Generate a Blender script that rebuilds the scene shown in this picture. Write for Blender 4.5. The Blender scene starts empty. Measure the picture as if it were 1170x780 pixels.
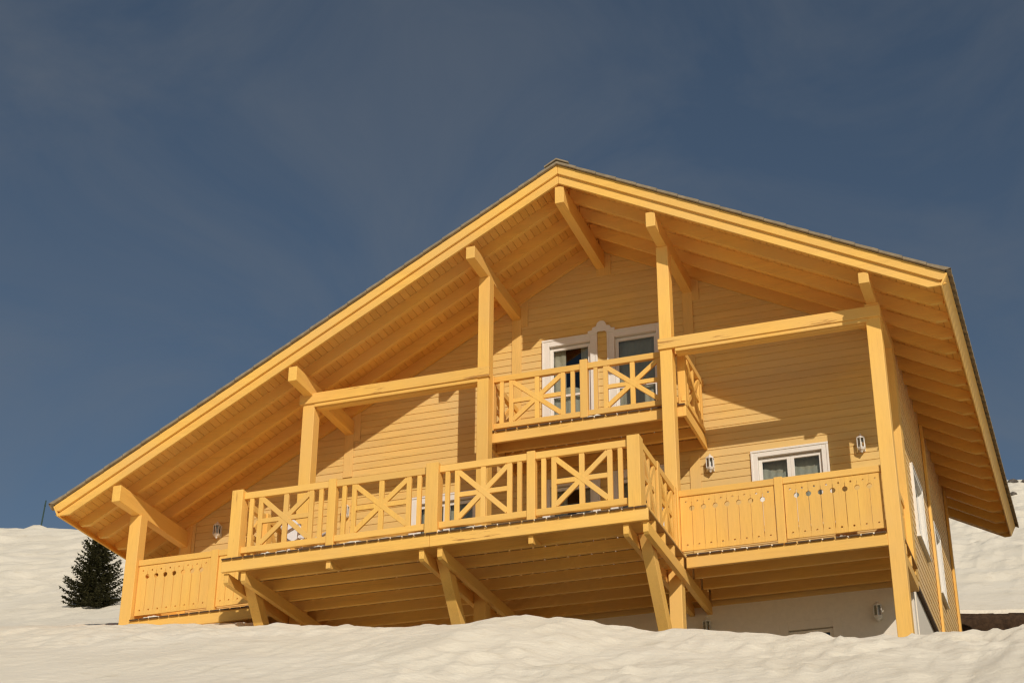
import bpy, bmesh, math, random
import numpy as np
from mathutils import Vector, Matrix, Euler

random.seed(7)
S = bpy.context.scene
COL = S.collection
R = math.radians
ZO = 9.3                       # everything is laid out from the ridge (z=0) and lifted so the ground storey sits near zero

# ------------------------------------------------------------------ house dimensions (metres)
WL, WR, SL, SR, LEN = 8.69, 5.81, 0.5453, 0.5285, 10.40
D, YQ, YB, YL = 2.308, 0.698, -1.314, 0.69
XL = {'L1': -7.60, 'L2': -4.553, 'L3': -1.510, 'R1': 1.483, 'R2': 4.644}
WQ = 0.21
XWL, XWR, YBACK = -7.62, 4.68, 9.12
ZD, ZU = -6.61, -4.085
def rz(x): return -SR*x if x > 0 else SL*x

# ------------------------------------------------------------------ materials
def new_mat(name):
    m = bpy.data.materials.new(name); m.use_nodes = True
    nt = m.node_tree; nt.nodes.clear()
    out = nt.nodes.new('ShaderNodeOutputMaterial'); b = nt.nodes.new('ShaderNodeBsdfPrincipled')
    nt.links.new(b.outputs[0], out.inputs[0])
    return m, nt, b
def N(nt, t, **kw):
    n = nt.nodes.new(t)
    for k, v in kw.items():
        if k in n.inputs: n.inputs[k].default_value = v
        else: setattr(n, k, v)
    return n
def mixc(nt, fac, a, b, mode='MIX'):
    n = nt.nodes.new('ShaderNodeMix'); n.data_type = 'RGBA'; n.blend_type = mode
    for sock, v in ((n.inputs[0], fac), (n.inputs[6], a), (n.inputs[7], b)):
        if hasattr(v, 'is_output'): nt.links.new(v, sock)
        elif isinstance(v, (int, float)): sock.default_value = v
        else: sock.default_value = (*v, 1) if len(v) == 3 else v
    return n.outputs[2]
def ramp(nt, src, p0, p1, c0=(0,0,0,1), c1=(1,1,1,1)):
    r = nt.nodes.new('ShaderNodeValToRGB'); nt.links.new(src, r.inputs[0])
    r.color_ramp.elements[0].position = p0; r.color_ramp.elements[0].color = c0
    r.color_ramp.elements[1].position = p1; r.color_ramp.elements[1].color = c1
    return r.outputs[0]
def wood(name, axis, base, worn=0.0, rough=0.55, island=0.0):
    m, nt, b = new_mat(name)
    tc = N(nt, 'ShaderNodeTexCoord')
    def noise(sc, det=4, long=14.0, off=0):
        mp = N(nt, 'ShaderNodeMapping'); nt.links.new(tc.outputs['Object'], mp.inputs[0])
        s = [sc]*3; s[axis] = sc/long; mp.inputs['Scale'].default_value = s; mp.inputs['Location'].default_value = (off, off*1.7, off*.3)
        n = N(nt, 'ShaderNodeTexNoise', Scale=1.0, Detail=det, Roughness=.6); nt.links.new(mp.outputs[0], n.inputs[0]); return n.outputs[0]
    g1 = noise(60); g2 = noise(9, 3, 10, 3.1); g3 = noise(.9, 3, 1.5, 9)
    dk = tuple(c*.85 for c in base); lt = tuple(min(.97, c*1.07) for c in base)
    c = mixc(nt, ramp(nt, g1, .35, .65), dk, base)
    c = mixc(nt, ramp(nt, g2, .35, .75), c, lt)
    pale = (base[0]*.90, base[1]*.95, base[2]*1.22)
    c = mixc(nt, ramp(nt, g3, .4, .7), c, pale)
    rnd = N(nt, 'ShaderNodeObjectInfo')
    c = mixc(nt, rnd.outputs['Random'], c, mixc(nt, 1.0, c, (.88,.865,.83), 'MULTIPLY'))
    if island:
        ge = N(nt, 'ShaderNodeNewGeometry'); k = 1-island
        c = mixc(nt, ge.outputs['Random Per Island'], c, mixc(nt, 1.0, c, (k, k*.985, k*.96), 'MULTIPLY'))
    if worn:
        w = noise(44, 5, 16, 5.5); w2 = noise(2.2, 2, 3, 2.2)
        mul = N(nt, 'ShaderNodeMath', operation='MULTIPLY'); nt.links.new(w, mul.inputs[0]); nt.links.new(w2, mul.inputs[1])
        f = ramp(nt, mul.outputs[0], .40-.05*worn, .43-.05*worn)
        c = mixc(nt, f, c, (base[0]*.50, base[1]*.42, base[2]*.45))
    nt.links.new(c, b.inputs['Base Color'])
    b.inputs['Roughness'].default_value = rough
    b.inputs['Specular IOR Level'].default_value = .25
    bp = N(nt, 'ShaderNodeBump', Strength=.25, Distance=.004); nt.links.new(g1, bp.inputs['Height']); nt.links.new(bp.outputs[0], b.inputs['Normal'])
    return m
YEL = (.95, .558, .132)
M = {}
for ax, k in enumerate('xyz'):
    M['w'+k] = wood('painted_pine_'+k, ax, YEL)
M['worn'] = wood('weathered_painted_beam', 0, YEL, worn=1.0)
M['wornz'] = wood('weathered_painted_post', 2, YEL, worn=.35)
M['siding'] = wood('painted_siding', 0, (.82, .555, .182), rough=.6, island=.07)
M['pilaster'] = wood('painted_pilaster', 2, (.865, .56, .168), rough=.6)
M['siding_side'] = wood('lightened_side_siding', 1, (.88, .60, .245), rough=.6)  # same paint as the front; this side's brighter light is in the colour
M['soffit'] = wood('painted_soffit', 1, (.94, .545, .125), island=.12)
M['deckwood'] = wood('painted_deck_boards', 1, (.50, .30, .095), rough=.75)
M['dark_brown'] = wood('dark_brown_boards', 0, (.11, .065, .03), rough=.6)
def plain(name, base, rough=.5, var=.12, scale=6.0, spec=.3, bump=0, metal=0):
    m, nt, b = new_mat(name)
    tc = N(nt, 'ShaderNodeTexCoord')
    n = N(nt, 'ShaderNodeTexNoise', Scale=scale, Detail=5.0, Roughness=.6); nt.links.new(tc.outputs['Object'], n.inputs[0])
    c = mixc(nt, ramp(nt, n.outputs[0], .3, .7), tuple(x*(1-var) for x in base), base)
    nt.links.new(c, b.inputs['Base Color']); b.inputs['Roughness'].default_value = rough
    b.inputs['Specular IOR Level'].default_value = spec; b.inputs['Metallic'].default_value = metal
    if bump:
        bp = N(nt, 'ShaderNodeBump', Strength=.5, Distance=bump); nt.links.new(n.outputs[0], bp.inputs['Height']); nt.links.new(bp.outputs[0], b.inputs['Normal'])
    return m
M['white'] = plain('white_paint', (.80,.77,.69), .4, .05)
M['lampwhite'] = plain('white_enamel', (.78,.75,.66), .4, .08, 25)
M['plaster'] = plain('white_plaster', (.83,.765,.63), .9, .08, 14, bump=.003)
M['tile'] = plain('taupe_roof_tile', (.33,.265,.17), .8, .35, 9, bump=.004)
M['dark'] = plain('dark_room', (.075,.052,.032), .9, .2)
M['curtain'] = plain('white_curtain', (.72,.69,.58), .9, .1, 20)
M['tulle'] = plain('grey_net_curtain', (.80,.72,.56), .95, .12, 16)
M['gasket'] = plain('dark_metal_flashing', (.10,.08,.06), .55, .2)
M['soil'] = plain('brown_soil', (.085,.048,.024), .95, .65, 9, bump=.06)
M['pole'] = plain('dark_green_pole', (.03,.06,.05), .6, .1)
M['rock'] = plain('grey_rock', (.16,.14,.12), .9, .4, 5, bump=.03)
M['bark'] = plain('spruce_bark', (.07,.045,.03), .9, .4, 12, bump=.01)
M['plastic'] = plain('white_plastic', (.78,.77,.74), .35, .04)
def needle_mat():
    m, nt, b = new_mat('spruce_needles')
    g = N(nt, 'ShaderNodeNewGeometry')
    c = mixc(nt, g.outputs['Random Per Island'], (.013,.015,.005), (.062,.056,.018))
    nt.links.new(c, b.inputs['Base Color']); b.inputs['Roughness'].default_value = .6; b.inputs['Specular IOR Level'].default_value = .2
    return m
M['needle'] = needle_mat()
def glass_mat():
    m, nt, b = new_mat('window_glass')
    nt.nodes.remove(b)
    out = [n for n in nt.nodes if n.type == 'OUTPUT_MATERIAL'][0]
    tr = N(nt, 'ShaderNodeBsdfTransparent'); tr.inputs[0].default_value = (.82,.84,.82,1)
    gl = N(nt, 'ShaderNodeBsdfGlossy'); gl.inputs['Roughness'].default_value = .02
    fr = N(nt, 'ShaderNodeFresnel', IOR=1.5); mx = N(nt, 'ShaderNodeMixShader')
    nt.links.new(fr.outputs[0], mx.inputs[0]); nt.links.new(tr.outputs[0], mx.inputs[1]); nt.links.new(gl.outputs[0], mx.inputs[2]); nt.links.new(mx.outputs[0], out.inputs[0])
    return m
M['glass'] = glass_mat()
def snow_mat():
    m, nt, b = new_mat('spring_snow')
    tc = N(nt, 'ShaderNodeTexCoord')
    n1 = N(nt, 'ShaderNodeTexNoise', Scale=.5, Detail=4.0); n2 = N(nt, 'ShaderNodeTexNoise', Scale=5.0, Detail=6.0, Roughness=.65); n3 = N(nt, 'ShaderNodeTexNoise', Scale=60.0, Detail=3.0)
    for n in (n1, n2, n3): nt.links.new(tc.outputs['Object'], n.inputs[0])
    c = mixc(nt, ramp(nt, n1.outputs[0], .35, .65), (.84,.77,.61), (.88,.815,.66))
    nd = N(nt, 'ShaderNodeTexNoise', Scale=1.6, Detail=8.0, Roughness=.75); nt.links.new(tc.outputs['Object'], nd.inputs[0])
    c = mixc(nt, ramp(nt, nd.outputs[0], .55, .78), c, (.70,.62,.46))
    nt.links.new(c, b.inputs['Base Color']); b.inputs['Roughness'].default_value = .65; b.inputs['Specular IOR Level'].default_value = .2
    add = N(nt, 'ShaderNodeMath', operation='MULTIPLY_ADD'); nt.links.new(n3.outputs[0], add.inputs[0]); add.inputs[1].default_value = .12; nt.links.new(n2.outputs[0], add.inputs[2])
    bp = N(nt, 'ShaderNodeBump', Strength=.5, Distance=.07); nt.links.new(add.outputs[0], bp.inputs['Height']); nt.links.new(bp.outputs[0], b.inputs['Normal'])
    return m
M['snow'] = snow_mat()

# ------------------------------------------------------------------ mesh builder
ident = lambda u, o, z: (u, o, z)
class MB:
    def __init__(s, f=ident): s.v = []; s.f = []; s.m = f
    def add(s, vs, fs):
        n = len(s.v); s.v += [s.m(*v) for v in vs]; s.f += [[i+n for i in f] for f in fs]; return s
    def box(s, u0, u1, o0, o1, z0, z1):
        return s.add([(u0,o0,z0),(u1,o0,z0),(u1,o1,z0),(u0,o1,z0),(u0,o0,z1),(u1,o0,z1),(u1,o1,z1),(u0,o1,z1)],
                     [(0,3,2,1),(4,5,6,7),(0,1,5,4),(1,2,6,5),(2,3,7,6),(3,0,4,7)])
    def prism(s, poly, o0, o1):             # polygon in (u,z) swept along o
        n = len(poly)
        return s.add([(u,o0,z) for u,z in poly]+[(u,o1,z) for u,z in poly],
                     [tuple(range(n)), tuple(range(2*n-1,n-1,-1))]+[(i,(i+1)%n,n+(i+1)%n,n+i) for i in range(n)])
    def prismo(s, poly, u0, u1):            # polygon in (o,z) swept along u
        n = len(poly)
        return s.add([(u0,o,z) for o,z in poly]+[(u1,o,z) for o,z in poly],
                     [tuple(range(n)), tuple(range(2*n-1,n-1,-1))]+[(i,(i+1)%n,n+(i+1)%n,n+i) for i in range(n)])
    def bar(s, a, b, w, o0, o1):            # slanting bar in the (u,z) plane
        dx, dz = b[0]-a[0], b[1]-a[1]; l = math.hypot(dx,dz); nx, nz = -dz/l*w/2, dx/l*w/2
        return s.prism([(a[0]+nx,a[1]+nz),(b[0]+nx,b[1]+nz),(b[0]-nx,b[1]-nz),(a[0]-nx,a[1]-nz)], o0, o1)
    def lathe(s, c, prof, n=8, ph=0.0):     # profile (r, z) around a vertical axis at (u,o)
        vs = [(c[0]+r*math.cos(2*math.pi*k/n+ph), c[1]+r*math.sin(2*math.pi*k/n+ph), z) for r,z in prof for k in range(n)]
        fs = [(i*n+k, i*n+(k+1)%n, (i+1)*n+(k+1)%n, (i+1)*n+k) for i in range(len(prof)-1) for k in range(n)]
        fs += [tuple(range(n-1,-1,-1)), tuple((len(prof)-1)*n+k for k in range(n))]
        return s.add(vs, fs)
    def build(s, name, mat, parent=None, bevel=0.0, smooth=False, label=None):
        me = bpy.data.meshes.new(name); me.from_pydata([tuple(v) for v in s.v], [], s.f)
        bm = bmesh.new(); bm.from_mesh(me); bmesh.ops.recalc_face_normals(bm, faces=bm.faces); bm.to_mesh(me); bm.free()
        if smooth: me.polygons.foreach_set('use_smooth', [True]*len(me.polygons))
        me.materials.append(mat)
        o = bpy.data.objects.new(name, me); COL.objects.link(o)
        if parent is not None: attach(o, parent)
        if bevel:
            b = o.modifiers.new('bevel', 'BEVEL'); b.width = bevel; b.segments = 2; b.limit_method = 'ANGLE'; b.angle_limit = R(50)
        if label: o['label'] = label
        return o
WORLD = {}
def wloc(o):
    v = Vector(o.location)
    while o.parent: o = o.parent; v += o.location if o.type == 'EMPTY' else Vector((0,0,0))
    return v
def attach(o, parent):
    o.parent = parent
    r = parent
    while r.parent: r = r.parent
    if r is parent: o.matrix_parent_inverse = Matrix.Translation(-Vector(parent.location))
def empty(name, loc, label, cat, group=None):
    e = bpy.data.objects.new(name, None); COL.objects.link(e); e.location = loc; e.empty_display_size = .3
    e['label'] = label; e['category'] = cat
    if group: e['group'] = group
    return e
def front(Y): return lambda u, o, z: (u, Y-o, z)       # u = X, out = towards the viewer
def right(X): return lambda u, o, z: (X+o, u, z)       # u = Y, out = +X
def left(X):  return lambda u, o, z: (X-o, u, z)

# ------------------------------------------------------------------ THE CHALET
H = empty('chalet', (0, 4, -9.4), 'yellow painted timber chalet with wide gable roof and stacked balconies on a snowy slope', 'chalet')

# --- openings in the front wall (x0, x1, z0, z1)
DOORS_UP = [(-1.05, -.08), (.09, 1.06)]
op_front = [(a, b, -4.05, -1.885) for a, b in DOORS_UP] + [(a, b, -6.58, -4.43) for a, b in DOORS_UP]
op_front += [(-3.38, -2.10, -6.58, -4.425), (2.38, 3.59, -5.72, -4.41)]
def intervals(a, b, cuts):
    segs = [(a, b)]
    for c, d in cuts:
        ns = []
        for s, e in segs:
            if d <= s or c >= e: ns.append((s, e)); continue
            if c > s: ns.append((s, c))
            if d < e: ns.append((d, e))
        segs = ns
    return [s for s in segs if s[1]-s[0] > .01]
PIT = .128
def siding(mb, u0f, u1f, z0, z1, ops, inset=.08):
    z = z0
    while z < z1:
        zt = min(z+PIT, z1)
        a, b = u0f(zt), u1f(zt)
        if b-a > .05:
            zs = sorted({z, zt} | {q for o in ops for q in (o[2]+inset, o[3]-inset) if z < q < zt})
            for q0, q1 in zip(zs[:-1], zs[1:]):
                cuts = [(o[0]+inset, o[1]-inset) for o in ops if o[2]+inset <= (q0+q1)/2 <= o[3]-inset]
                for s, e in intervals(a, b, cuts):
                    def o_at(zz): return .004-.006*(zz-z)/PIT
                    poly = [(-.05, q0), (o_at(q0), q0+ (.0 if q0 > z else .0)), (o_at(q1 if q1 < zt else zt-.011), q1 if q1 < zt else zt-.011)]
                    if q1 >= zt: poly += [(-.008, zt-.004), (-.008, zt), (-.05, zt)]
                    else: poly += [(-.05, q1)]
                    mb.prismo(poly, s, e)
        z += PIT
fw = MB(front(D))
siding(fw, lambda z: max(XWL, (z+.10)/SL), lambda z: min(XWR-.02, -(z+.10)/SR), -6.83, -.12, op_front)
fw.build('wall', M['siding'], H)
sw = MB(right(XWR-.02))
op_side = [(3.50, 4.70, -5.62, -4.41), (6.08, 6.95, -5.69, -4.44)]
siding(sw, lambda z: D+.052, lambda z: YBACK, -6.76, rz(XWR)-.12, op_side)
sw.build('wall', M['siding_side'], H, label='right side wall of the chalet, horizontal yellow boards seen edge on')
lw = MB(left(XWL))
siding(lw, lambda z: D+.052, lambda z: YBACK, -9.4, rz(XWL)-.12, [])
lw.build('wall', M['siding_side'], H)
bw = MB(lambda u, o, z: (u, YBACK+.05-o, z))
siding(bw, lambda z: max(XWL-.05, (z+.10)/SL), lambda z: min(XWR-.02, -(z+.10)/SR), -9.4, -.12, [])
bw.build('wall', M['siding'], H)
# white ground storey
gf = MB(front(D+.02))
OPG = (2.64, 3.56, -9.2, -7.2)
for s, e in ((XWL+.1, OPG[0]+.08), (OPG[1]-.08, XWR-.05)): gf.box(s, e, -.2, 0, -9.6, -6.83)
gf.box(OPG[0]+.08, OPG[1]-.08, -.2, 0, OPG[3]-.08, -6.83)
gf.build('ground_floor_wall', M['plaster'], H)
MB().box(XWR-.25, XWR-.035, D+.224, YBACK-.02, -9.6, -6.78).build('ground_floor_wall', M['plaster'], H)
MB().box(XWR-.06, XWR+.024, D+.272, 5.718, -6.825, -6.768).build('drip_board', M['dark_brown'], H)
# floor slabs close the rooms from below
MB().box(XWL+.06, XWR-.08, D+.06, YBACK-.03, -6.70, -6.60).build('floor_slab', M['dark'], H)
MB().box(-4.2, 3.6, D+.06, YBACK-.03, -4.20, -4.08).build('floor_slab', M['dark'], H)
# corner boards and vertical trims
MB().box(XWR-.16, XWR+.03, D-.035, D-.006, -6.70, -2.70).build('corner_board', M['wz'], H, .004)
MB().box(XWR-.012, XWR+.03, D-.004, D+.27, -6.70, -2.72).build('corner_board', M['wz'], H, .004)
MB().box(XWR-.012, XWR+.03, 5.72, 5.90, -9.3, -2.72).build('trim_board', M['wz'], H, .004)
MB().box(XWR-.012, XWR+.03, 8.98, YBACK+.03, -9.3, -2.72).build('corner_board', M['wz'], H, .004)
MB().box(XWL-.03, XWL+.16, D-.035, D-.006, -9.4, -4.35).build('corner_board', M['wz'], H, .004)
for k, zt, zb in (('L1', -4.75, -5.7), ('L2', -3.06, -3.88), ('L3', -1.38, -3.9), ('R1', -1.40, -3.9)):
    x = XL[k]; t = MB(front(D))
    t.box(x-.085, x+.085, .008, .024, zb, zt+.02)
    t.build('pilaster_board', M['pilaster'], H, .004)
    MB(front(D)).box(x-.075, x+.20, .006, .018, zt-.16, zt+.42).build('purlin_backing_board', M['pilaster'], H, .004)
for k in ('L2', 'R1'):
    x = XL[k]; MB(front(D)).box(x-.085, x+.085, .008, .024, -6.56, -4.33).build('pilaster_board', M['pilaster'], H, .004)
MB(front(D)).box(-.075, .18, .006, .018, -.80, -.42).build('purlin_backing_board', M['pilaster'], H, .004)

# --- windows and doors
def opening(fr, u0, u1, z0, z1, kind, leaves=2, glazing='cafe', mat='white', bars=(), cw=.125, pr=.030):
    """white casing = the part; frame, pane, sill, curtain = its sub-parts. o=0 is the wall face"""
    c = MB(fr)
    c.box(u0, u0+cw, -.10, pr, z0, z1); c.box(u1-cw, u1, -.10, pr, z0, z1)
    c.box(u0+cw+.0005, u1-cw-.0005, -.10, pr, z1-cw, z1)
    if pr > .02: c.box(u0-.004, u1+.004, .0305, .042, z1-.03, z1+.004)             # drip moulding on the head
    if pr > .02: c.box(u0, u0+.03, .0305, .042, z0, z1-.032); c.box(u1-.03, u1, .0305, .042, z0, z1-.032)
    w = c.build(kind, M[mat], H, .004)
    if kind == 'window':
        c2 = MB(fr); c2.box(u0-.02, u1+.02, -.10, .060, z0-.034, z0-.002); c2.build('sill', M[mat], w, .004)
    a, b = u0+cw, u1-cw; zb = z0+(.01 if kind == 'window' else .02); zt = z1-cw
    wid = (b-a)/leaves; fwid = .055
    f = MB(fr); p = MB(fr)
    for i in range(leaves):
        l, r_ = a+i*wid+.001, a+(i+1)*wid-.001
        f.box(l, l+fwid, -.075, -.030, zb, zt-.012); f.box(r_-fwid, r_, -.075, -.030, zb, zt-.012)
        f.box(l+fwid, r_-fwid, -.074, -.031, zt-.012-fwid, zt-.012); f.box(l+fwid, r_-fwid, -.074, -.031, zb, zb+fwid+.02)
        for bz in bars: f.box(l+fwid, r_-fwid, -.073, -.032, bz-.02, bz+.02)
        p.box(l+fwid-.004, r_-fwid+.004, -.056, -.051, zb+fwid, zt-.016-fwid)
    f.build('frame', M['white'] if mat == 'white' else M[mat], w, .003)
    p.build('pane', M['glass'], w)
    # shallow dark room behind
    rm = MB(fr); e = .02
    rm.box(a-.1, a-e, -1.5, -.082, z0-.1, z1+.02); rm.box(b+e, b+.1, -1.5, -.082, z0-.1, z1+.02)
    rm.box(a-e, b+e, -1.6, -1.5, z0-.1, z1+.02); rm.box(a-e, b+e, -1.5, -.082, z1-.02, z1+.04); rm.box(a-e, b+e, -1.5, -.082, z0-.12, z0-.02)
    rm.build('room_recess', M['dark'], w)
    # curtains
    def cloth(l, r_, zbot, topf, dep, mat, amp=.010, per=.11):
        n = max(12, int((r_-l)/.012)); vs = []; fs = []
        ks = 6
        for i in range(n+1):
            u = l+(r_-l)*i/n; t = topf((u-l)/(r_-l))
            for k in range(ks+1):
                q = k/ks; vs.append((u, dep+amp*math.sin(u/per*2*math.pi+.6*math.sin(3*u))*(.6+.4*(1-q)), zbot+(t-zbot)*q))
        for i in range(n):
            for k in range(ks): A = i*(ks+1)+k; fs.append((A, A+ks+1, A+ks+2, A+1))
        mb = MB(fr); mb.add(vs, fs); mb.build('curtain', mat, w, smooth=True)
    for i in range(leaves):
        l, r_ = a+i*wid+fwid-.01, a+(i+1)*wid-fwid+.01
        if glazing == 'cafe':
            hh = zb+.85*(zt-zb)
            cloth(l, r_, zb, lambda t, s=i: hh+.05*math.sin(t*5.2+1.2+s*.9)-.03, -.11, M['curtain'])
            cloth(l, r_, zb+.4, lambda t: zt, -.19, M['tulle'])
        elif glazing == 'door':
            zc = zb+.56*(zt-zb)
            cloth(l, r_, zb, lambda t: zc+.30*(1-4*(t-.42)**2)*.5, -.11, M['curtain'])
            cloth(l, l+.20, zb, lambda t: zt, -.13, M['tulle']); cloth(r_-.16, r_, zb, lambda t: zt, -.13, M['tulle'])
        elif glazing == 'net':
            cloth(l, r_, zb, lambda t: zt, -.13, M['tulle'])
    return w
for i, (a, b) in enumerate(DOORS_UP):
    opening(front(D-.005), a, b, -4.05, -1.885, 'balcony_door', 1, 'door' if i == 0 else 'net', bars=(-2.93, -3.58) )
for a, b in DOORS_UP: opening(front(D-.005), a, b, -6.575, -4.43, 'balcony_door', 1, 'door', bars=(-5.45, -6.1))
opening(front(D-.005), -3.38, -2.10, -6.575, -4.425, 'balcony_door', 2, 'net', bars=(-5.45,))
opening(front(D-.005), 2.38, 3.59, -5.72, -4.41, 'window', 2, 'cafe', cw=.105)
opening(front(D+.02), OPG[0], OPG[1], OPG[2], OPG[3], 'window', 2, 'none', mat='plaster', cw=.13, pr=.010)
for u0, u1, z0, z1 in op_side: opening(right(XWR-.016), u0, u1, z0, z1, 'window', 1, 'net', cw=.10)
# carved crest between the upper doors
orn = MB(front(D))
pts = [(-.235,-1.895),(-.235,-1.845),(-.165,-1.835),(-.15,-1.79),(-.095,-1.775)]
pts += [(.085*math.cos(t)*1.0, -1.765+.085*math.sin(t)) for t in [math.pi*(1-i/10) for i in range(11)]]
pts += [(.095,-1.775),(.15,-1.79),(.165,-1.835),(.235,-1.845),(.235,-1.895),(.08,-1.895),(.06,-1.875),(-.06,-1.875),(-.08,-1.895)]
orn.prism(pts, .036, .060); orn.build('carved_door_crest', M['white'], H, .003)

# --- roof
tl = math.hypot(1, SL); tr = math.hypot(1, SR)
def tile_sheet(sgn, W, s):
    """wavy tile courses stepping down the slope, one closed sheet"""
    L = W+.085; n = int(L*math.hypot(1, s)/.36); y0, y1 = -.085, LEN+.06
    ny = int((y1-y0)/.23*6); ys = [y0+(y1-y0)*i/ny for i in range(ny+1)]
    rows = []
    for r_ in range(n):
        xa, xb = L*r_/n, L*(r_+1)/n+.004
        rows += [(xa, .022), (xb, .034)]
    vs, fs = [], []
    for x, dz in rows:
        for y in ys:
            ph = (y-y0)/.23*2*math.pi
            w = max(0.0, math.cos(ph))**.6 if math.cos(ph) > 0 else -.25*abs(math.cos(ph))
            k = 2.1 if x > L-.25 else 1.0
            vs.append((sgn*x, y, -s*x+.006+dz+.018*w*k))
    m = len(ys)
    for i in range(len(rows)-1):
        for j in range(m-1): fs.append((i*m+j, i*m+j+1, (i+1)*m+j+1, (i+1)*m+j))
    # underside and verge edges
    b0 = len(vs)
    for x, dz in rows:
        for y in (y0, y1): vs.append((sgn*min(x, W-.0), y, -s*min(x, W-.0)+.004+(dz-.02)*.6))
    for i in range(len(rows)-1):
        fs.append((i*m, (i+1)*m, b0+(i+1)*2, b0+i*2)); fs.append((i*m+m-1, (i+1)*m+m-1, b0+(i+1)*2+1, b0+i*2+1))
        fs.append((b0+i*2, b0+i*2+1, b0+(i+1)*2+1, b0+(i+1)*2))
    e = len(rows)-1; base = len(vs); xe = rows[e][0]                   # closed, wavy tile ends along the eave
    for j, y in enumerate(ys):
        t = vs[e*m+j]
        vs += [(sgn*(xe-.006), y, t[2]-.030), (sgn*(xe-.075), y, t[2]-.030+s*.069)]
    for j in range(m-1):
        fs.append((e*m+j, e*m+j+1, base+2*j+2, base+2*j)); fs.append((base+2*j, base+2*j+2, base+2*j+3, base+2*j+1))
    return vs, fs
def soffit_boards(sgn, W, s):
    mb = MB(); x = .06; k = math.hypot(1, s)
    step = .118/k
    while x < W-.03:
        xe = min(x+step-.006, W-.02)
        mb.add([(sgn*a, y, -s*a+d) for y in (.045, LEN) for a, d in ((x,-.098),(xe,-.098),(xe,-.070),(x,-.070))],
               [(0,1,2,3),(7,6,5,4),(0,4,5,1),(1,5,6,2),(2,6,7,3),(3,7,4,0)])
        x += step
    mb.add([(sgn*a, y, -s*a+d) for y in (.01, LEN) for a, d in ((0,-.066),(W-.015,-.066),(W-.015,.0),(0,.0))],
           [(0,1,2,3),(7,6,5,4),(0,4,5,1),(1,5,6,2),(2,6,7,3),(3,7,4,0)])
    return mb
RAFT_Y = [.60, 1.17, 1.74, D-.05, 2.88] + [2.88+.57*i for i in range(1, 13)] + [LEN-.10]
for sgn, W, s in ((-1, WL, SL), (1, WR, SR)):
    vs, fs = tile_sheet(sgn, W, s)
    mb = MB(); mb.add(vs, fs)
    roof = mb.build('roof', M['tile'], H)
    soffit_boards(sgn, W, s).build('soffit', M['soffit'], roof)
    zk = -s*(W-.30)-.31
    for y in RAFT_Y:
        hw = .035
        x0 = .012
        poly = [(sgn*x0, -s*x0-.101), (sgn*(W-.075), -s*(W-.075)-.101), (sgn*(W-.075-s*.10), zk), (sgn*(W-.30), zk), (sgn*x0, -s*x0-.31)]
        MB().prism(poly, y-hw, y+hw).build('rafter', M['wx'], roof)
    # barge boards: upper one proud of the lower one, tails cut level
    def barge(d0, d1, y0, y1, cut):
        zc = -s*(W-cut)+d1
        hh = max(zc, -s*W+d1*.98); q = (-s*W-hh)
        poly = [(sgn*.002, d0), (sgn*W, -s*W+d0), (sgn*(W-s*max(q, 0)*.9), hh), (sgn*(W-cut), zc), (sgn*.002, d1)]
        MB().prism(poly, y0, y1).build('barge_board', M['wx'], roof, .005)
    barge(.002, -.158, -.035, .006, .10); barge(-.150, -.315, .010, .055, .27)
    barge(.002, -.30, LEN+.002, LEN+.04, .2)
    ux, uz, vx, vz = 1/math.hypot(1, s), -s/math.hypot(1, s), -s/math.hypot(1, s), -1/math.hypot(1, s)   # along / square to the slope
    fas = [(W+.003+ux*a+vx*b_, -s*(W+.003)+uz*a+vz*b_) for a, b_ in ((0, .004), (.026, .004), (.026, .215), (0, .215))]
    MB().add([(sgn*x, y, z) for y in (-.036, LEN) for x, z in fas],
             [(0,1,2,3),(7,6,5,4),(0,4,5,1),(1,5,6,2),(2,6,7,3),(3,7,4,0)]).build('fascia_board', M['wy'], roof, .003)
# ridge tiles, each overlapping the next
rc = MB(); y = -.10; i = 0
while y < LEN+.05:
    a, b = y, min(y+.42, LEN+.08)
    w = .205; t = .026; za, zb = .098, .078
    for sg, s in ((-1, SL), (1, SR)):
        rc.add([(0,a,za),(sg*w,a,za-s*w),(sg*w,a,za-s*w-t),(0,a,za-t),(0,b,zb),(sg*w*.93,b,zb-s*w),(sg*w*.93,b,zb-s*w-t),(0,b,zb-t)],
               [(0,1,2,3),(7,6,5,4),(0,4,5,1),(1,5,6,2),(2,6,7,3)])
    y += .36; i += 1
rc.build('ridge_cap', M['tile'], H)
# --- purlins (beams carrying the rafters) and posts
WP = .075
for k, zb in (('L1', -4.775), ('L2', -3.09), ('L3', -1.395), ('x0', -.66), ('R1', -1.395), ('R2', -2.985)):
    x = XL.get(k, 0.0)
    zt = min(rz(x-WP), rz(x+WP))-.312
    MB().box(x-WP, x+WP, .05, D-.002, zb, zt).build('purlin', M['wy'], H, .007)
for k, zt, zb in (('L1', -4.777, -8.6), ('L2', -3.092, -9.2), ('L3', -1.397, -9.5), ('R1', -1.397, -9.6), ('R2', -2.987, -9.7)):
    x = XL[k]; h = WQ/2
    if k in ('L3', 'R1'): h = .095
    MB().box(x-h, x+h, YQ, YQ+WQ, zb, zt).build('post', M['wz'], H, .008)
for a, b in (((XL['L2']-.16), XL['L3']+.115), (XL['R1']-.115, XL['R2']+.12)):
    MB().box(a, b, YQ-.035, YQ+.045, -3.225, -3.045).build('cross_beam', M['worn'], H, .006)
    MB().box(a+.16+WQ/2, b-.20, YQ+.047, YQ+.16, -3.30, -3.06).build('cross_beam', M['wx'], H, .006)
    MB().box(a+.16+WQ/2, b-.20, YQ-.012, YQ+.045, -3.285, -3.227).build('cross_beam_lip', M['wx'], H, .004)

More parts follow.
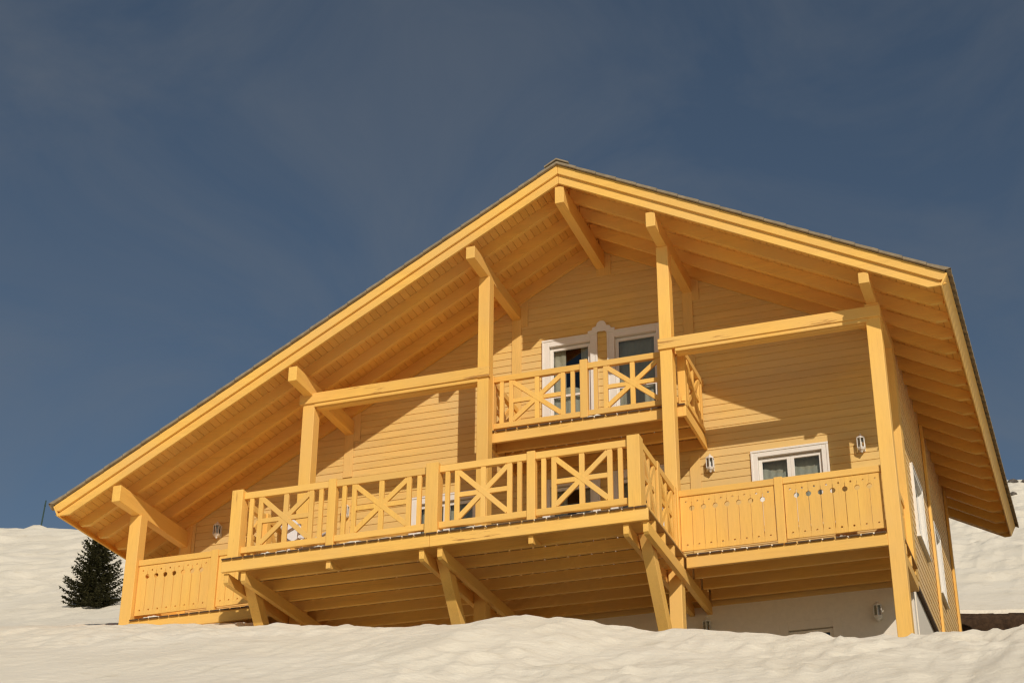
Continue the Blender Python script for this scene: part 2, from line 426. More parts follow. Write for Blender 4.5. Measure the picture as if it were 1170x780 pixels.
# --- railings
def star(fr, u0, u1, zt, zb, parent, simple=False):
    """rail bay: two balusters, two frame uprights, a cross with upright and bar"""
    w = u1-u0; t0, t1 = -.055, -.010
    f = lambda q: u0+w*q
    if not simple:
        for q in (.088, .912): MB(fr).box(f(q)-.033, f(q)+.033, t0, t1, zb-.002, zt+.002).build('baluster', M['wz'], parent, .004)
    p = MB(fr)
    qa, qb = (.2, .8) if not simple else (.12, .88)
    for q in (qa, qb): p.box(f(q)-.036, f(q)+.036, t0, t1, zb-.002, zt+.002)
    a, b = f(qa)+.036, f(qb)-.036; m = (a+b)/2; zm = (zt+zb)/2
    p.box(m-.038, m+.038, t0+.002, t1-.002, zb-.002, zt+.002)
    for s, e in ((a-.002, m-.038), (m+.038, b+.002)): p.box(s, e, t0+.004, t1-.004, zm-.036, zm+.036)
    p.bar((a-.01, zt-.03), (b+.01, zb+.03), .076, t0+.006, t1+.002); p.bar((a-.01, zb+.03), (b+.01, zt-.03), .076, t0+.008, t1-.001)
    p.build('star_panel', M['wz'], parent, .004)
def rails(fr, u0, u1, ztop, zbot, parent, th=.105, bh=.095):
    MB(fr).box(u0, u1, -.075, 0, ztop-th, ztop).build('top_rail', M['wx'], parent, .006)
    MB(fr).box(u0, u1, -.070, -.004, zbot, zbot+bh).build('bottom_rail', M['wx'], parent, .006)
def rpost(fr, u0, u1, dep, zb, zt, parent, mat='wz'):
    MB(fr).box(u0, u1, -dep, .012, zb, zt).build('rail_post', M[mat], parent, .006)
def slat_panel(fr, u0, u1, n, zt, zb, parent):
    """solid boards with sawn openings: a round hole and slit on each joint, small holes near both ends"""
    bm = bmesh.new(); w = (u1-u0)/n
    zc = zt-.20*(zt-zb)-.02; rh = .040
    for i in range(n):
        l, r_ = u0+i*w, u0+(i+1)*w
        gl = .0 if i == 0 else .0042; gr = .0 if i == n-1 else .0042
        pts = [(l+ (.0008 if i else 0), zt)]
        # left edge downwards
        if i: pts += [(l+.0008, zc+.10), (l+gl, zc+.09), (l+gl, zc+rh)] + [(l+rh*math.sin(t), zc+rh*math.cos(t)) for t in [math.pi*k/8 for k in range(1, 8)]] + [(l+gl, zc-rh), (l+gl, zb+.09), (l+.0008, zb+.07)]
        pts += [(l+(.0008 if i else 0), zb), (r_-(.0008 if i < n-1 else 0), zb)]
        if i < n-1: pts += [(r_-.0008, zb+.07), (r_-gr, zb+.09), (r_-gr, zc-rh)] + [(r_-rh*math.sin(t), zc-rh*math.cos(t)) for t in [math.pi*k/8 for k in range(1, 8)]] + [(r_-gr, zc+rh), (r_-gr, zc+.09), (r_-.0008, zc+.10)]
        pts += [(r_-(.0008 if i < n-1 else 0), zt)]
        loops = [pts]
        for hz in (zt-.085, zb+.085):
            loops.append([(l+w/2+.0155*math.cos(2*math.pi*k/10), hz+.0155*math.sin(2*math.pi*k/10)) for k in range(10)])
        edges = []
        for lp in loops:
            vv = [bm.verts.new((u, 0, z)) for u, z in lp]
            edges += [bm.edges.new((vv[k], vv[(k+1) % len(vv)])) for k in range(len(vv))]
        bmesh.ops.triangle_fill(bm, use_beauty=True, edges=edges)
    r = bmesh.ops.extrude_face_region(bm, geom=bm.faces[:])
    for v in [g for g in r['geom'] if isinstance(g, bmesh.types.BMVert)]: v.co.y -= .026
    bmesh.ops.recalc_face_normals(bm, faces=bm.faces)
    mb = MB(fr); bm.verts.index_update()
    mb.add([(v.co.x, v.co.y-.02, v.co.z) for v in bm.verts], [[v.index for v in f.verts] for f in bm.faces]); bm.free()
    return mb.build('slat_panel', M['wz'], parent)
def deck(x0, x1, y0, y1, ztop, label=None):
    mb = MB(); n = max(1, round((x1-x0)/.18)); w = (x1-x0)/n
    for i in range(n):
        j = random.uniform(-.006, .006)
        mb.box(x0+i*w+.0115, x0+(i+1)*w-.0115, y0-.018+j, y1, ztop+.001, ztop+.022)
    bl = mb.build('balcony', M['deckwood'], H, label=label)
    ns = MB()
    for i in range(n):                                                # dark noses of the boards
        ns.box(x0+i*w+.0118, x0+(i+1)*w-.0118, y0-.034, y0-.0245, ztop+.0008, ztop+.0215)
    ns.build('board_ends', M['dark_brown'], bl)
    return bl
ZR, ZB0 = -5.548, -6.50        # top of hand rails, underside of bottom rails
JH = .165
def joists(x0, x1, ys, ztop, parent, h=JH):
    for y in ys: MB().box(x0, x1, y-.03, y+.03, ztop-h, ztop-.001).build('joist', M['wx'], parent, .005)

# front balcony, projecting past the posts
XB0, XB1 = -4.77, 1.655
B = deck(XB0, XB1, YB, D-.01, ZD, 'front balcony that juts out past the posts, with star railings')
MB().box(XB0, -1.512, YB, YB+.055, ZD-.175, ZD-.001).build('edge_beam', M['worn'], B, .006)
MB().box(-1.508, XB1, YB, YB+.055, ZD-.175, ZD-.001).build('edge_beam', M['worn'], B, .006)
joists(XB0+.03, XB1-.03, [YB+.5*k for k in range(1, 8)], ZD, B)
F = front(YB+.055+.005)
for a, b in ((-4.69, -4.51), (-1.592, -1.40), (1.384, 1.565)):
    rpost(front(YB+.012), a, b, .18, ZD+.03, -5.515, B, 'wornz')
for a, b in ((-3.142, -3.018), (-.088, .035)): rpost(F, a, b, .10, -6.56, -5.525, B)
bays = [(-4.51, -3.142), (-3.018, -1.592), (-1.40, -.088), (.035, 1.384)]
for a, b in bays:
    rails(F, a, b, ZR, ZB0, B); star(F, a, b, ZR-.105, ZB0+.095, B)
for sgn, X in ((1, 1.555), (-1, -4.68)):
    FR = right(X) if sgn > 0 else left(X)
    y0, ym0, ym1, y1 = YB+.192, -.36, -.25, .60
    rpost(FR, ym0, ym1, .10, -6.56, -5.525, B); rpost(FR, y1, y1+.085, .10, ZD+.03, -5.535, B)
    for a, b in ((y0, ym0), (ym1, y1)):
        MB(FR).box(a, b, -.075, 0, ZR-.105, ZR).build('top_rail', M['wy'], B, .006); MB(FR).box(a, b, -.070, -.004, ZB0, ZB0+.095).build('bottom_rail', M['wy'], B, .006)
        star(FR, a, b, ZR-.105, ZB0+.095, B, simple=True)
# brackets under it: twin cantilever beams clasping a slanting strut at three posts
for k in ('L2', 'L3', 'R1'):
    x = XL[k] if k != 'R1' else 1.462
    for s in (-1, 1):
        c = x+s*.138 if k != 'L2' else x-.018+s*.138
        MB(lambda u, o, z: (o, u, z)).prism([(YB+.062, ZD-.178), (D+.06 if k != 'L2' else D-.03, ZD-.178), (D+.06 if k != 'L2' else D-.03, ZD-.345), (YB+.10, ZD-.345), (YB+.062, ZD-.315)], c-.038, c+.038).build('cantilever_beam', M['wy'], H, .005)
    xx = x if k != 'L2' else x-.018
    st = MB(lambda u, o, z: (o, u, z))
    st.prism([(-.85, ZD-.19), (-.60, ZD-.19), (.72, -8.42), (.72, -8.73)], xx-.078, xx+.078)
    st.build('strut', M['wz'], H, .006)
for x in (-3.08, -.03):
    MB(lambda u, o, z: (o, u, z)).prism([(YB+.058, ZD-.177), (YB+.46, ZD-.177), (YB+.42, ZD-.20), (YB+.10, ZD-.29), (YB+.058, ZD-.29)], x-.035, x+.035).build('rail_bracket', M['wy'], B, .004)
# lower right and left balconies
def side_balcony(x0, x1, xm0, xm1, n, n2, label, xr=None):
    Bs = deck(x0, x1, YL, D-.01, ZD, label)
    MB().box(x0, x1, YL, YL+.055, ZD-.175, ZD-.001).build('edge_beam', M['wx'], Bs, .006)
    joists(x0, x1, [YB+2.5, YB+3.0, YB+3.5], ZD, Bs)
    G = front(YL+.07)
    rpost(G, xm0, xm1, .09, -6.56, -5.535, Bs)
    for a, b, m in (((xr or x0+.005), xm0, n), (xm1, x1-.005, n2)):
        MB(G).box(a, b, -.075, 0, ZR-.10, ZR).build('top_rail', M['wx'], Bs, .006)
        slat_panel(G, a+.012, b-.012, m, ZR-.102, -6.49, Bs)
    return Bs
BR = side_balcony(1.665, XL['R2']-WQ/2, 2.995, 3.117, 8, 8, 'lower right balcony with solid cut-out boards under the two-leaf window', 1.575)
BL = side_balcony(XL['L1']+WQ/2, XB0-.005, -6.153, -6.026, 8, 8, 'lower left balcony with solid cut-out boards, its foot in the snow')
# the end railing of the lower right balcony, between the outer post and the house corner
GE = right(XWR-.03)
MB(GE).box(YQ+WQ, D-.04, -.075, 0, ZR-.10, ZR).build('top_rail', M['wy'], BR, .006)
slat_panel(GE, YQ+WQ+.012, D-.045, 8, ZR-.102, -6.49, BR)
for y in (YB+2.5, YB+3.0): MB().box(XL['R2']-.104, XWR+.05, y-.03, y+.03, ZD-JH, ZD-.001).build('joist', M['wx'], BR, .005)
MB().box(XL['R2']-WQ/2-.012, XWR+.06, YQ+WQ+.002, D-.012, ZD+.001, ZD+.029).build('deck_edge_board', M['deckwood'], BR)
MB().box(XWR-.10, XWR+.045, YQ+WQ+.004, D-.002, ZD-.335, ZD-JH-.003).build('edge_beam', M['wy'], BR, .005)
GE2 = left(XL['L1']-.06)
MB(GE2).box(YQ+WQ, D-.04, -.075, 0, ZR-.10, ZR).build('top_rail', M['wy'], BL, .006)
slat_panel(GE2, YQ+WQ+.012, D-.045, 8, ZR-.102, -6.49, BL)
# upper balcony between the two tall posts
XU0, XU1 = -1.56, 1.70
YU = .955
U = deck(XU0, XU1, YU, D-.01, ZU, 'small upper balcony between the two tall posts, with star railings')
MB().box(XU0, XU1-.055, YU, YU+.055, ZU-.175, ZU-.001).build('edge_beam', M['worn'], U, .006)
for x in (XU0+.0, XU1-.052): MB().box(x, x+.05, YU+.057, D-.012, ZU-.175, ZU-.001).build('edge_beam', M['wy'], U, .005)
MB().box(XU1-.0535, XU1-.0005, YU+.0005, YU+.0545, ZU-.175, ZU-.001).build('beam_end', M['wz'], U, .004)
joists(XU0+.052, XU1-.054, [YU+.42, YU+.85, D-.045], ZU, U)
G = front(YU+.065)
rpost(G, 0.0, .125, .09, -4.02, -3.01, U)
rpost(G, 1.575, 1.695, .10, ZU+.03, -3.055, U); rpost(G, -1.545, -1.44, .10, ZU+.03, -3.055, U)
for a, b in ((-1.44, 0.0), (.125, 1.575)):
    MB(G).box(a, b, -.075, 0, -3.175, -3.075).build('top_rail', M['wx'], U, .006); MB(G).box(a, b, -.070, -.004, -3.99, -3.90).build('bottom_rail', M['wx'], U, .006)
    star(G, a, b, -3.175, -3.90, U)
for X, FRR in ((1.69, right), (-1.54, left)):
    FR = FRR(X)
    a, b = YU+.04, D-.04
    MB(FR).box(a, b, -.075, 0, -3.175, -3.075).build('top_rail', M['wy'], U, .006); MB(FR).box(a, b, -.070, -.004, -3.99, -3.90).build('bottom_rail', M['wy'], U, .006)
    star(FR, a, b, -3.175, -3.90, U)
for y in (YU+.02,):   # the beam stub that carries the upper deck beyond the left tall post
    MB().box(-1.70, -1.615, y-.03, y+.05, ZU-.15, ZU-.01).build('beam_end', M['wx'], U, .005)

# ------------------------------------------------------------------ wall lanterns
def lantern():
    e = empty('wall_lantern', (0,0,0), '', 'wall lantern', 'white lanterns on the chalet front')
    hh = .135
    MB().box(-.045, .045, -.022, -.002, -.10, .10).build('mounting_plate', M['lampwhite'], e, .004)
    MB().box(-.014, .014, -.06, -.02, .045, .07).build('bracket_arm', M['lampwhite'], e)
    MB().lathe((0,-.085), [(.004,.150),(.013,.143),(.012,.132),(.022,.124),(.052,.100),(.068,.078),(.066,.070),(.045,.069)], 6, R(30)).build('cap', M['lampwhite'], e)
    cg = MB()
    for k in range(6):
        t = R(30+60*k); x, y = .057*math.cos(t), -.085+.057*math.sin(t)
        cg.lathe((x, y), [(.0075, -.072), (.0075, .071)], 4, t)
    cg.lathe((0,-.085), [(.060,-.080),(.063,-.074),(.060,-.066),(.050,-.066)], 6, R(30))
    cg.build('cage', M['lampwhite'], e)
    MB().lathe((0,-.085), [(.047,-.066),(.050,.069)], 6, R(30)).build('glass', M['glass'], e)
    MB().lathe((0,-.085), [(.013,-.065),(.014,.02),(.005,.035)], 8).build('candle', M['plastic'], e)
    MB().lathe((0,-.085), [(.058,-.080),(.050,-.098),(.024,-.118),(.016,-.132),(.009,-.140),(.003,-.146)], 6, R(30)).build('base', M['lampwhite'], e)
    return e
L0 = lantern()
lamps = [((1.744, D, -4.54), 'white wall lantern just left of the two-leaf window on the lower right balcony'),
         ((4.104, D, -4.54), 'white wall lantern just right of the two-leaf window, by the outer post'),
         ((-6.937, D, -4.56), 'shaded white wall lantern above the lower left balcony, at the far left of the house'),
         ((-4.526, D, -4.53), 'white wall lantern half hidden behind the star railing of the front balcony'),
         ((4.111, D+.02, -7.20), 'shaded white wall lantern on the white ground floor wall beside the right-hand post'),
         ((1.561, D+.02, -7.17), 'shaded white wall lantern on the white ground floor wall behind the strut, sunk in snow')]
for i, (loc, lab) in enumerate(lamps):
    if i == 0: o = L0
    else:
        o = L0.copy(); COL.objects.link(o)
        for ch in [c for c in L0.children]:
            c = ch.copy(); COL.objects.link(c); c.parent = o
    o.location = loc; o['label'] = lab; o.scale = (1.07, 1.07, 1.07)
for ob in [o for o in COL.objects if o.parent and o.parent.name.startswith('wall_lantern')]: ob.matrix_parent_inverse = Matrix.Identity(4)

# ------------------------------------------------------------------ terrain
rng = np.random.RandomState(5)
GR = rng.rand(256, 256).astype(np.float64)
def vnoise(x, y):
    xi = np.floor(x).astype(int); yi = np.floor(y).astype(int); fx = x-xi; fy = y-yi
    fx = fx*fx*fx*(fx*(fx*6-15)+10); fy = fy*fy*fy*(fy*(fy*6-15)+10)
    a = GR[xi & 255, yi & 255]; b = GR[(xi+1) & 255, yi & 255]; c = GR[xi & 255, (yi+1) & 255]; d = GR[(xi+1) & 255, (yi+1) & 255]
    return (a*(1-fx)+b*fx)*(1-fy)+(c*(1-fx)+d*fx)*fy-.5
def sst(a, b, x): t = np.clip((x-a)/(b-a), 0, 1); return t*t*(3-2*t)
CX = [-200,-50,-12,-7.2,-5.28,-3.5,-1.86,-.9,-.54,-.1,.25,.5,.8,1.1,1.4,1.84,3.73,5.7,6.02,6.36,8,20,200]
CZ = [6,-4.5,-7.5,-7.96,-8.09,-8.27,-8.44,-8.53,-8.58,-8.58,-8.55,-8.56,-8.65,-8.67,-8.75,-8.88,-9.13,-9.30,-9.33,-9.26,-9.41,-10.4,-22]
def natural(x, y):
    wob = .25*vnoise(x*.5+3, y*.5)+.0
    cr = np.interp(x+.0*wob, CX, CZ)
    far = sst(1, 9, np.abs(y+3))
    xs = x
    cr_s = sum(np.interp(xs+d, CX, CZ) for d in (-3,-2,-1,0,1,2,3))/7
    cr = cr*(1-far)+cr_s*far
    f = np.where(y < -3, .42*(y+3), .335*(y+3))
    f = np.where(y > 13, .335*16+.46*(y-13), f)
    f = f-np.where(y > 57, .5*.030*np.minimum(y-57, 40)**2+.03*40*np.maximum(y-97, 0), 0)
    f = np.where(y < -60, .42*-57+.30*(y+60), f)
    return cr+f
def terrain(x, y, detail=True):
    z = natural(x, y)
    n = z.copy()
    wx = sst(-5, -3.2, x)*(1-sst(8.9, 9.7, x)); wy = sst(-2.75, -1.3, y)*(1-sst(12.62, 12.74, y))
    w = wx*wy
    z = z*(1-w)+np.minimum(z, -9.5)*w
    if detail:
        nearf = (1-sst(-2.9, -2.0, y)*wx)
        crestdamp = 1-.7*np.exp(-((y+3)/1.1)**2)*sst(-9, -6, x)
        fore = 1-sst(12, 30, y)
        d = .13*vnoise(x*.33+7, y*.45)+.07*vnoise(x*.9, y*.9+11)
        rg = lambda a, b: .5-2*np.abs(vnoise(a, b))
        d2 = .050*vnoise(x*2.0+5, y*1.1)+.045*rg(x*1.9+31, y*.9+7)+.044*vnoise(x*4.1+9, y*2.0+2)+.040*rg(x*4.2+3, y*1.7)+.026*vnoise(x*7.7+2, y*4.1)+.006*vnoise(x*13.1+1, y*8.3)
        # trampled / slumped patches where the snow is lumpier
        patch = sst(-.02, .22, vnoise(x*.28+1.5, y*.33+4.2)+.18*sst(-1, 4, x)*0+.06)
        ridges = -np.abs(vnoise(x*1.7+20, y*1.5))*.07-np.abs(vnoise(x*3.9+3, y*3.0))*.05
        lump = .24+.88*np.clip(patch*.7+.6*sst(-3.0, 2.5, x+.45*(y+8)), 0, 1.15)
        z = z+nearf*(d*crestdamp+d2*lump*fore+ridges*patch*fore*.8)
        back = sst(13, 24, y)
        z = z+back*(.55*vnoise(x*.16, y*.2+3)+.22*vnoise(x*.5+2, y*.8)+.20*vnoise(x*1.0, y*1.5)+.13*vnoise(x*2.0, y*2.4)-.16*np.abs(vnoise(x*1.3+9, y*1.7))-.10*np.abs(vnoise(x*2.7+9, y*3.1)))
    return z
def lin(*segs):
    out = []
    for a, b, st in segs: out += list(np.arange(a, b, st))
    return np.array(out)
xs = lin((-180,-70,8),(-70,-28,.45),(-28,-9,.16),(-9,8.6,.045),(8.6,10.4,.12),(10.4,30,.8),(30,180,10))
ys = lin((-140,-40,8),(-40,-16,.8),(-16,-2.0,.055),(-2,12.5,.22),(12.5,12.9,.05),(12.9,16,.12),(16,34,.22),(34,66,.34),(66,110,2),(110,240,10))
Xg, Yg = np.meshgrid(xs, ys)
Zg = terrain(Xg, Yg)
nx, ny = len(xs), len(ys)
me = bpy.data.meshes.new('snow_ground')
co = np.stack([Xg.ravel(), Yg.ravel(), Zg.ravel()], 1).astype(np.float32)
me.vertices.add(nx*ny); me.vertices.foreach_set('co', co.ravel())
ii = (np.arange(ny-1)[:,None]*nx+np.arange(nx-1)[None,:]).ravel()
quads = np.stack([ii, ii+1, ii+nx+1, ii+nx], 1).astype(np.int32)
me.loops.add(quads.size); me.loops.foreach_set('vertex_index', quads.ravel())
me.polygons.add(len(quads)); me.polygons.foreach_set('loop_start', np.arange(0, quads.size, 4, dtype=np.int32)); 
me.polygons.foreach_set('use_smooth', np.ones(len(quads), dtype=bool))
me.update(calc_edges=True); me.validate()
me.materials.append(M['snow'])
sg = bpy.data.objects.new('snow_ground', me); COL.objects.link(sg); sg['kind'] = 'structure'
def tz(x, y): return float(terrain(np.array([float(x)]), np.array([float(y)]))[0])

# cut bank of bare earth behind the house
mb = MB(); nxs, nzs = 90, 22; vs = []
for i in range(nxs+1):
    x = -4+13.2*i/nxs; top = float(natural(np.array([x]), np.array([12.75]))[0])-.02
    for k in range(nzs+1):
        t = k/nzs; z = -9.7+(top+9.7)*t
        yv = 12.66-.55*(1-t)+.22*float(vnoise(np.array([x*2.3]), np.array([z*2.9]))[0])+.12*float(vnoise(np.array([x*6.1]), np.array([z*7.7]))[0])
        if k == nzs: yv = 12.80
        vs.append((x, yv, z))
mb.add(vs, [(i*(nzs+1)+k, (i+1)*(nzs+1)+k, (i+1)*(nzs+1)+k+1, i*(nzs+1)+k+1) for i in range(nxs) for k in range(nzs)])
so = mb.build('soil_bank', M['soil'], smooth=True); so['kind'] = 'structure'

# unseen dark ground sheet, added under the house to reduce light bounced off snow
mb = MB(); vs = []; gx, gy = 48, 56
for i in range(gx+1):
    for j in range(gy+1):
        x, y = -4.6+13.6*i/gx, -1.1+13.7*j/gy
        vs.append((x, y, -9.47+.10*float(vnoise(np.array([x*1.1]), np.array([y*1.1+40]))[0])+.05*float(vnoise(np.array([x*3.1]), np.array([y*3.3]))[0])))
mb.add(vs, [(i*(gy+1)+j, (i+1)*(gy+1)+j, (i+1)*(gy+1)+j+1, i*(gy+1)+j+1) for i in range(gx) for j in range(gy)])
bgd = mb.build('added_dark_ground', M['soil'], smooth=True); bgd['kind'] = 'structure'

# snow left on the deck edges: thin broken crusts
def crust(x0, x1, y0, y1, z, mb, dens):
    x = x0
    while x < x1:
        l = random.uniform(.12, .6)
        if random.random() < dens:
            h = random.uniform(.030, .062); n = 8
            xa, xb = x, min(x+l, x1)
            vs = []; fs = []
            for i in range(n+1):
                u = xa+(xb-xa)*i/n; hh = h*(.45+.55*math.sin(math.pi*min(1,max(0,(i/n)*.9+.05))))*random.uniform(.7,1.1)
                yy = y0+random.uniform(-.004,.012)
                vs += [(u, yy, z), (u, yy+.01, z+hh*.8), (u, (y0+y1)/2, z+hh*1.1), (u, y1, z)]
            for i in range(n):
                for k in range(3): a = i*4+k; fs.append((a, a+4, a+5, a+1))
            fs += [(0,1,2,3), (n*4+3, n*4+2, n*4+1, n*4)]
            mb.add(vs, fs)
        x += l+random.uniform(0, .15)
cr = MB()
crust(-4.2, 1.36, YB+.02, YB+.25, ZD+.0225, cr, .85)
crust(1.72, 4.45, YL+.02, YL+.2, ZD+.0225, cr, .85)
crust(-7.3, -4.9, YL+.02, YL+.2, ZD+.0225, cr, .5)
crust(-1.3, 1.5, YU+.02, YU+.09, ZU+.0225, cr, .6)
c = cr.build('deck_snow', M['snow'], smooth=True); c['kind'] = 'stuff'; c['label'] = 'thin leftover crusts of snow along the balcony deck edges'; c['category'] = 'snow'

# ------------------------------------------------------------------ spruce
def ray_hit(dx, dy, dz, C, t0, t1):
    t = t0
    while t < t1:
        x, y, z = C[0]+dx*t, C[1]+dy*t, C[2]+dz*t
        if terrain(np.array([x]), np.array([y]), False)[0] > z: return x, y
        t += .05
    return None
TX, TY = -18.74, 16.3            # where the spruce stands
TH = 2.24
def spruce(x, y, h):
    z = tz(x, y)-.05
    e = empty('spruce_tree', (x, y, z), 'small dark green spruce standing alone on the snow left of the chalet', 'tree')
    t = MB(); t.lathe((x, y), [(.075, z), (.055, z+h*.3), (.03, z+h*.7), (.008, z+h*.98)], 8); t.build('trunk', M['bark'], e)
    rd = random.Random(11)
    vs, fs = [], []
    def needle(p, d, l, w):
        d = d.normalized(); s = d.cross(Vector((rd.uniform(-1,1), rd.uniform(-1,1), rd.uniform(-1,1))))
        if s.length < 1e-3: return
        s = s.normalized()*w; n = len(vs); q = d.cross(s).normalized()*w*.5
        vs.extend([p-s, p+s+q*0, p+d*l*.55+s*.9+q, p+d*l, p+d*l*.55-s*.9-q]); fs.append((n, n+1, n+2, n+3, n+4))
    nw = 32
    for wI in range(nw):
        f = wI/(nw-1); zz = z+h*(.03+.95*f)
        rad = (h*.375)*(1-f)**.72*(1.0-.25*math.exp(-((f)/.06)**2))+.04
        nb = 9 if f < .75 else 6
        for b in range(nb):
            a = 2*math.pi*(b+rd.random()*.8)/nb+wI*1.3
            L = rad*rd.choice([.55, .75, .85, .95, 1.0, 1.1, 1.22]); up = .30+.55*f+rd.uniform(-.12, .12)
            dirv = Vector((math.cos(a), math.sin(a), up-.35)).normalized()
            p0 = Vector((x, y, zz)); ns = max(4, int(L/.065))
            side = Vector((-math.sin(a), math.cos(a), 0))
            for k in range(1, ns+1):
                q = k/ns; p = p0+dirv*L*q+Vector((0,0,.16*L*q*q-.10*L*math.sin(q*math.pi)))
                if q < .15: continue
                for sgn in (-1, 1):
                    sl = (.30*L*(1-q)+.07)*rd.uniform(.6, 1.2)
                    d2 = (side*sgn*rd.uniform(.7,1.1)+dirv*.9+Vector((0,0,rd.uniform(-.3,.18)))).normalized()
                    m = max(2, int(sl/.05))
                    for j in range(m):
                        pp = p+d2*sl*(j/m)
                        for _ in range(3): needle(pp, d2+Vector((rd.uniform(-.7,.7),rd.uniform(-.7,.7),rd.uniform(-.35,.6))), rd.uniform(.045,.080), .0105)
                needle(p, dirv+Vector((rd.uniform(-.4,.4),rd.uniform(-.4,.4),rd.uniform(0,.5))), .11, .012)
    for k in range(14): needle(Vector((x, y, z+h*(.9+.1*k/14))), Vector((rd.uniform(-.5,.5),rd.uniform(-.5,.5),1)), .12, .014)
    me = bpy.data.meshes.new('crown'); me.from_pydata([tuple(v) for v in vs], [], fs); me.materials.append(M['needle'])
    o = bpy.data.objects.new('crown', me); COL.objects.link(o); attach(o, e)
spruce(TX, TY, TH)

# ------------------------------------------------------------------ marker pole and rocks on the skyline
px, py = -51.35, 58.4
pz = tz(px, py)
pe = MB(); pe.lathe((0, 0), [(.045, -.3), (.04, 1.9), (.028, 1.94)], 8); pe.lathe((0, 0), [(.05, 1.55), (.05, 1.68)], 8)
po = pe.build('marker_pole', M['pole']); po.location = (px, py, pz); po.rotation_euler = (0, R(3.5), 0)
po['label'] = 'thin dark marker pole leaning slightly on the left snow skyline'; po['category'] = 'pole'
def rock(x, y, r, lab, seed, sq=.6):
    rd = random.Random(seed); bm = bmesh.new(); bmesh.ops.create_icosphere(bm, subdivisions=3, radius=r)
    off = Vector((rd.random()*50, rd.random()*50, 0))
    for v in bm.verts:
        n = v.co.normalized()
        k = 1+.5*float(vnoise(np.array([n.x*1.6+off.x]), np.array([n.y*1.6+n.z*1.3+off.y]))[0])+.3*float(vnoise(np.array([n.x*4+off.y]), np.array([n.z*4+n.y*2+off.x]))[0])
        v.co = Vector((v.co.x*k, v.co.y*k, v.co.z*k*sq))
    me = bpy.data.meshes.new('rock'); bm.to_mesh(me); bm.free(); me.materials.append(M['rock'])
    o = bpy.data.objects.new('rock', me); COL.objects.link(o); o.location = (x, y, tz(x, y)+r*.1)
    o['label'] = lab; o['category'] = 'rock'; o['group'] = 'rocks on the right skyline'

ROCKS = []
# ------------------------------------------------------------------ white plastic chair on the front balcony
def chair(x, y, z, rot):
    e = empty('garden_chair', (x, y, z), 'white reclining plastic chair half hidden behind the leftmost star panel of the front balcony', 'chair')
    def tf(u, o, zz):
        return (x+u*math.cos(rot)-o*math.sin(rot), y+u*math.sin(rot)+o*math.cos(rot), z+zz)
    MB(tf).box(-.23, .23, -.22, .22, .42, .45).build('seat', M['plastic'], e, .01)
    bk = MB(tf); n = 10; vs = []; fs = []
    for i in range(n+1):
        u = -.19+.38*i/n; top = .98+.13*math.sqrt(max(0, 1-(u/.19)**2))
        for zz, o in ((.46, .20), (.76, .43), (top, .43+(top-.76)*.77)): vs += [(u, o, zz), (u, o+.026, zz)]
    for i in range(n):
        a = i*6
        for k in (0, 2): fs += [(a+k, a+6+k, a+8+k, a+2+k), (a+k+1, a+3+k, a+9+k, a+7+k)]
        fs += [(a+4, a+10, a+11, a+5), (a, a+1, a+7, a+6)]
    fs += [(0,2,3,1),(2,4,5,3),(n*6,n*6+1,n*6+3,n*6+2),(n*6+2,n*6+3,n*6+5,n*6+4)]
    bk.add(vs, fs); bk.build('backrest', M['plastic'], e)
    for sx in (-1, 1):
        for sy in (-1, 1): MB(tf).box(sx*.20-.02, sx*.20+.02, sy*.19-.02, sy*.19+.02, 0, .419).build('leg', M['plastic'], e, .006)
        MB(tf).box(sx*.245-.025, sx*.245+.025, -.20, .22, .62, .65).build('armrest', M['plastic'], e, .008)
        MB(tf).box(sx*.245-.02, sx*.245+.02, -.20, -.16, .42, .62).build('armrest_support', M['plastic'], e, .006)
chair(-3.86, -.42, ZD+.026, R(56))

# ------------------------------------------------------------------ camera
cam = bpy.data.cameras.new('camera'); co_ = bpy.data.objects.new('camera', cam); COL.objects.link(co_)
yaw, pitch, roll, fpx = .345776, .479384, .005702, 1974.905
cp, sp, cy, sy = math.cos(pitch), math.sin(pitch), math.cos(yaw), math.sin(yaw)
Fv = Vector((-sy*cp, cy*cp, sp)); Uv = Vector((sy*sp, -cy*sp, cp)); Rv = Vector((cy, sy, 0))
R2 = Rv*math.cos(roll)+Uv*math.sin(roll); U2 = -Rv*math.sin(roll)+Uv*math.cos(roll)
mw = Matrix((R2, U2, -Fv)).transposed().to_4x4(); mw.translation = Vector((7.25564, -22.27869, -15.35778))
co_.matrix_world = mw
cam.sensor_width = 36.0; cam.lens = fpx/1170*36; cam.clip_start = .1; cam.clip_end = 2000
S.camera = co_

# rocks: placed from hand-picked spots on the right hand ridge
for i, (x, y, r, lab) in enumerate([
        (3.95, 57.6, .26, 'snow-dusted grey rock on the right skyline, nearest the roof edge'),
        (4.50, 57.3, .17, 'smaller grey rock on the right skyline, at the edge of the photo'),
        (4.32, 47.5, .16, 'grey rock alone in the snow just below the right skyline')]):
    rock(x, y, r, lab, 30+i)

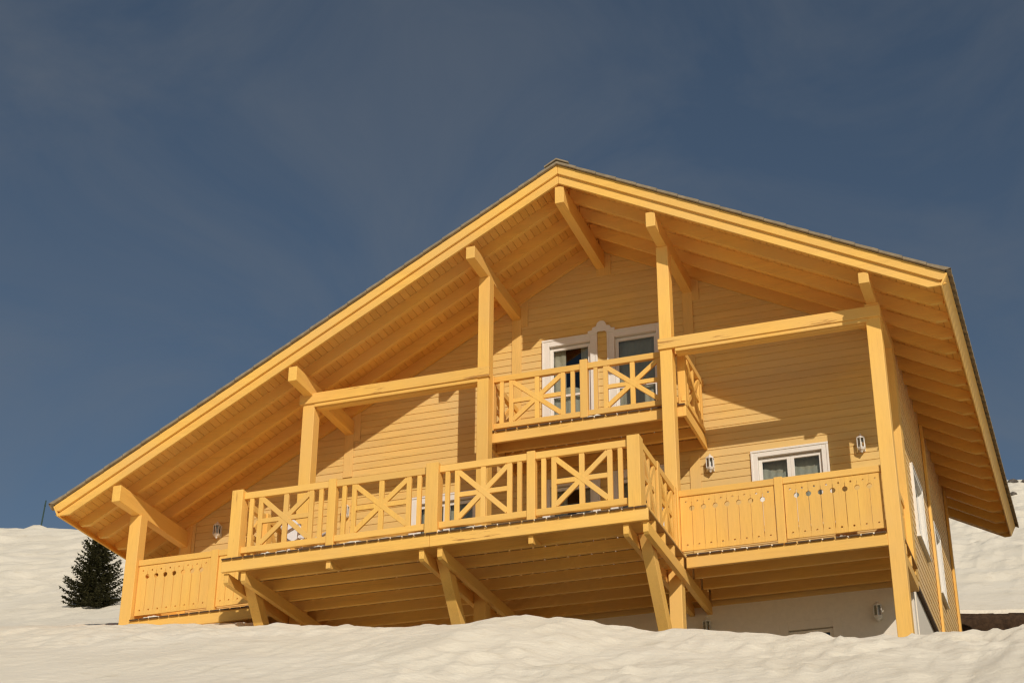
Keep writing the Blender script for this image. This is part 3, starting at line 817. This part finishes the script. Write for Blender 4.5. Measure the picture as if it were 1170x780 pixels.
# ------------------------------------------------------------------ light
SUN = Vector((.595, -1.0, .59)).normalized()
sl = bpy.data.lights.new('sun', 'SUN'); sl.energy = 2.98; sl.angle = R(.5); sl.color = (1.0, .90, .80)
so_ = bpy.data.objects.new('sun', sl); COL.objects.link(so_); so_.rotation_euler = SUN.to_track_quat('Z', 'Y').to_euler(); so_.location = (20, -30, 20)
w = bpy.data.worlds.new('World'); S.world = w; w.use_nodes = True
nt = w.node_tree; nt.nodes.clear()
out = nt.nodes.new('ShaderNodeOutputWorld'); bg = nt.nodes.new('ShaderNodeBackground'); sky = nt.nodes.new('ShaderNodeTexSky')
sky.sky_type = 'NISHITA'; sky.sun_disc = False; sky.sun_elevation = math.asin(SUN.z); sky.sun_rotation = math.atan2(SUN.x, SUN.y); sky.altitude = 1900
sky.air_density = 1.0; sky.dust_density = 1.5; sky.ozone_density = 1.0
# faint veils of high cirrus
tc = N(nt, 'ShaderNodeTexCoord'); mp = N(nt, 'ShaderNodeMapping'); mp.inputs['Scale'].default_value = (2.0, 2.0, 3.4); mp.inputs['Rotation'].default_value = (.3, .5, .4); mp.inputs['Location'].default_value = (4.4, 4.4, 8.8)
nt.links.new(tc.outputs['Generated'], mp.inputs[0])
nz = N(nt, 'ShaderNodeTexNoise', Scale=2.3, Detail=8.0, Roughness=.58, Distortion=.7); nt.links.new(mp.outputs[0], nz.inputs[0])
f = ramp(nt, nz.outputs[0], .44, .70, (0,0,0,1), (.30,.30,.30,1))
warm = mixc(nt, 1.0, sky.outputs[0], (1.00,.975,.885), 'MULTIPLY')
veil = mixc(nt, f, warm, (2.8,2.95,3.1))
nt.links.new(veil, bg.inputs[0]); bg.inputs[1].default_value = .06
nt.links.new(bg.outputs[0], out.inputs[0])
S.view_settings.view_transform = 'Standard'; S.view_settings.look = 'None'; S.view_settings.exposure = 0.0; S.view_settings.gamma = 1.0
S.view_settings.use_curve_mapping = False
S.render.engine = 'CYCLES'; S.cycles.filter_width = 1.3; S.cycles.max_bounces = 12; S.cycles.diffuse_bounces = 8

for o in [o for o in COL.objects if o.parent is None]: o.location.z += ZO
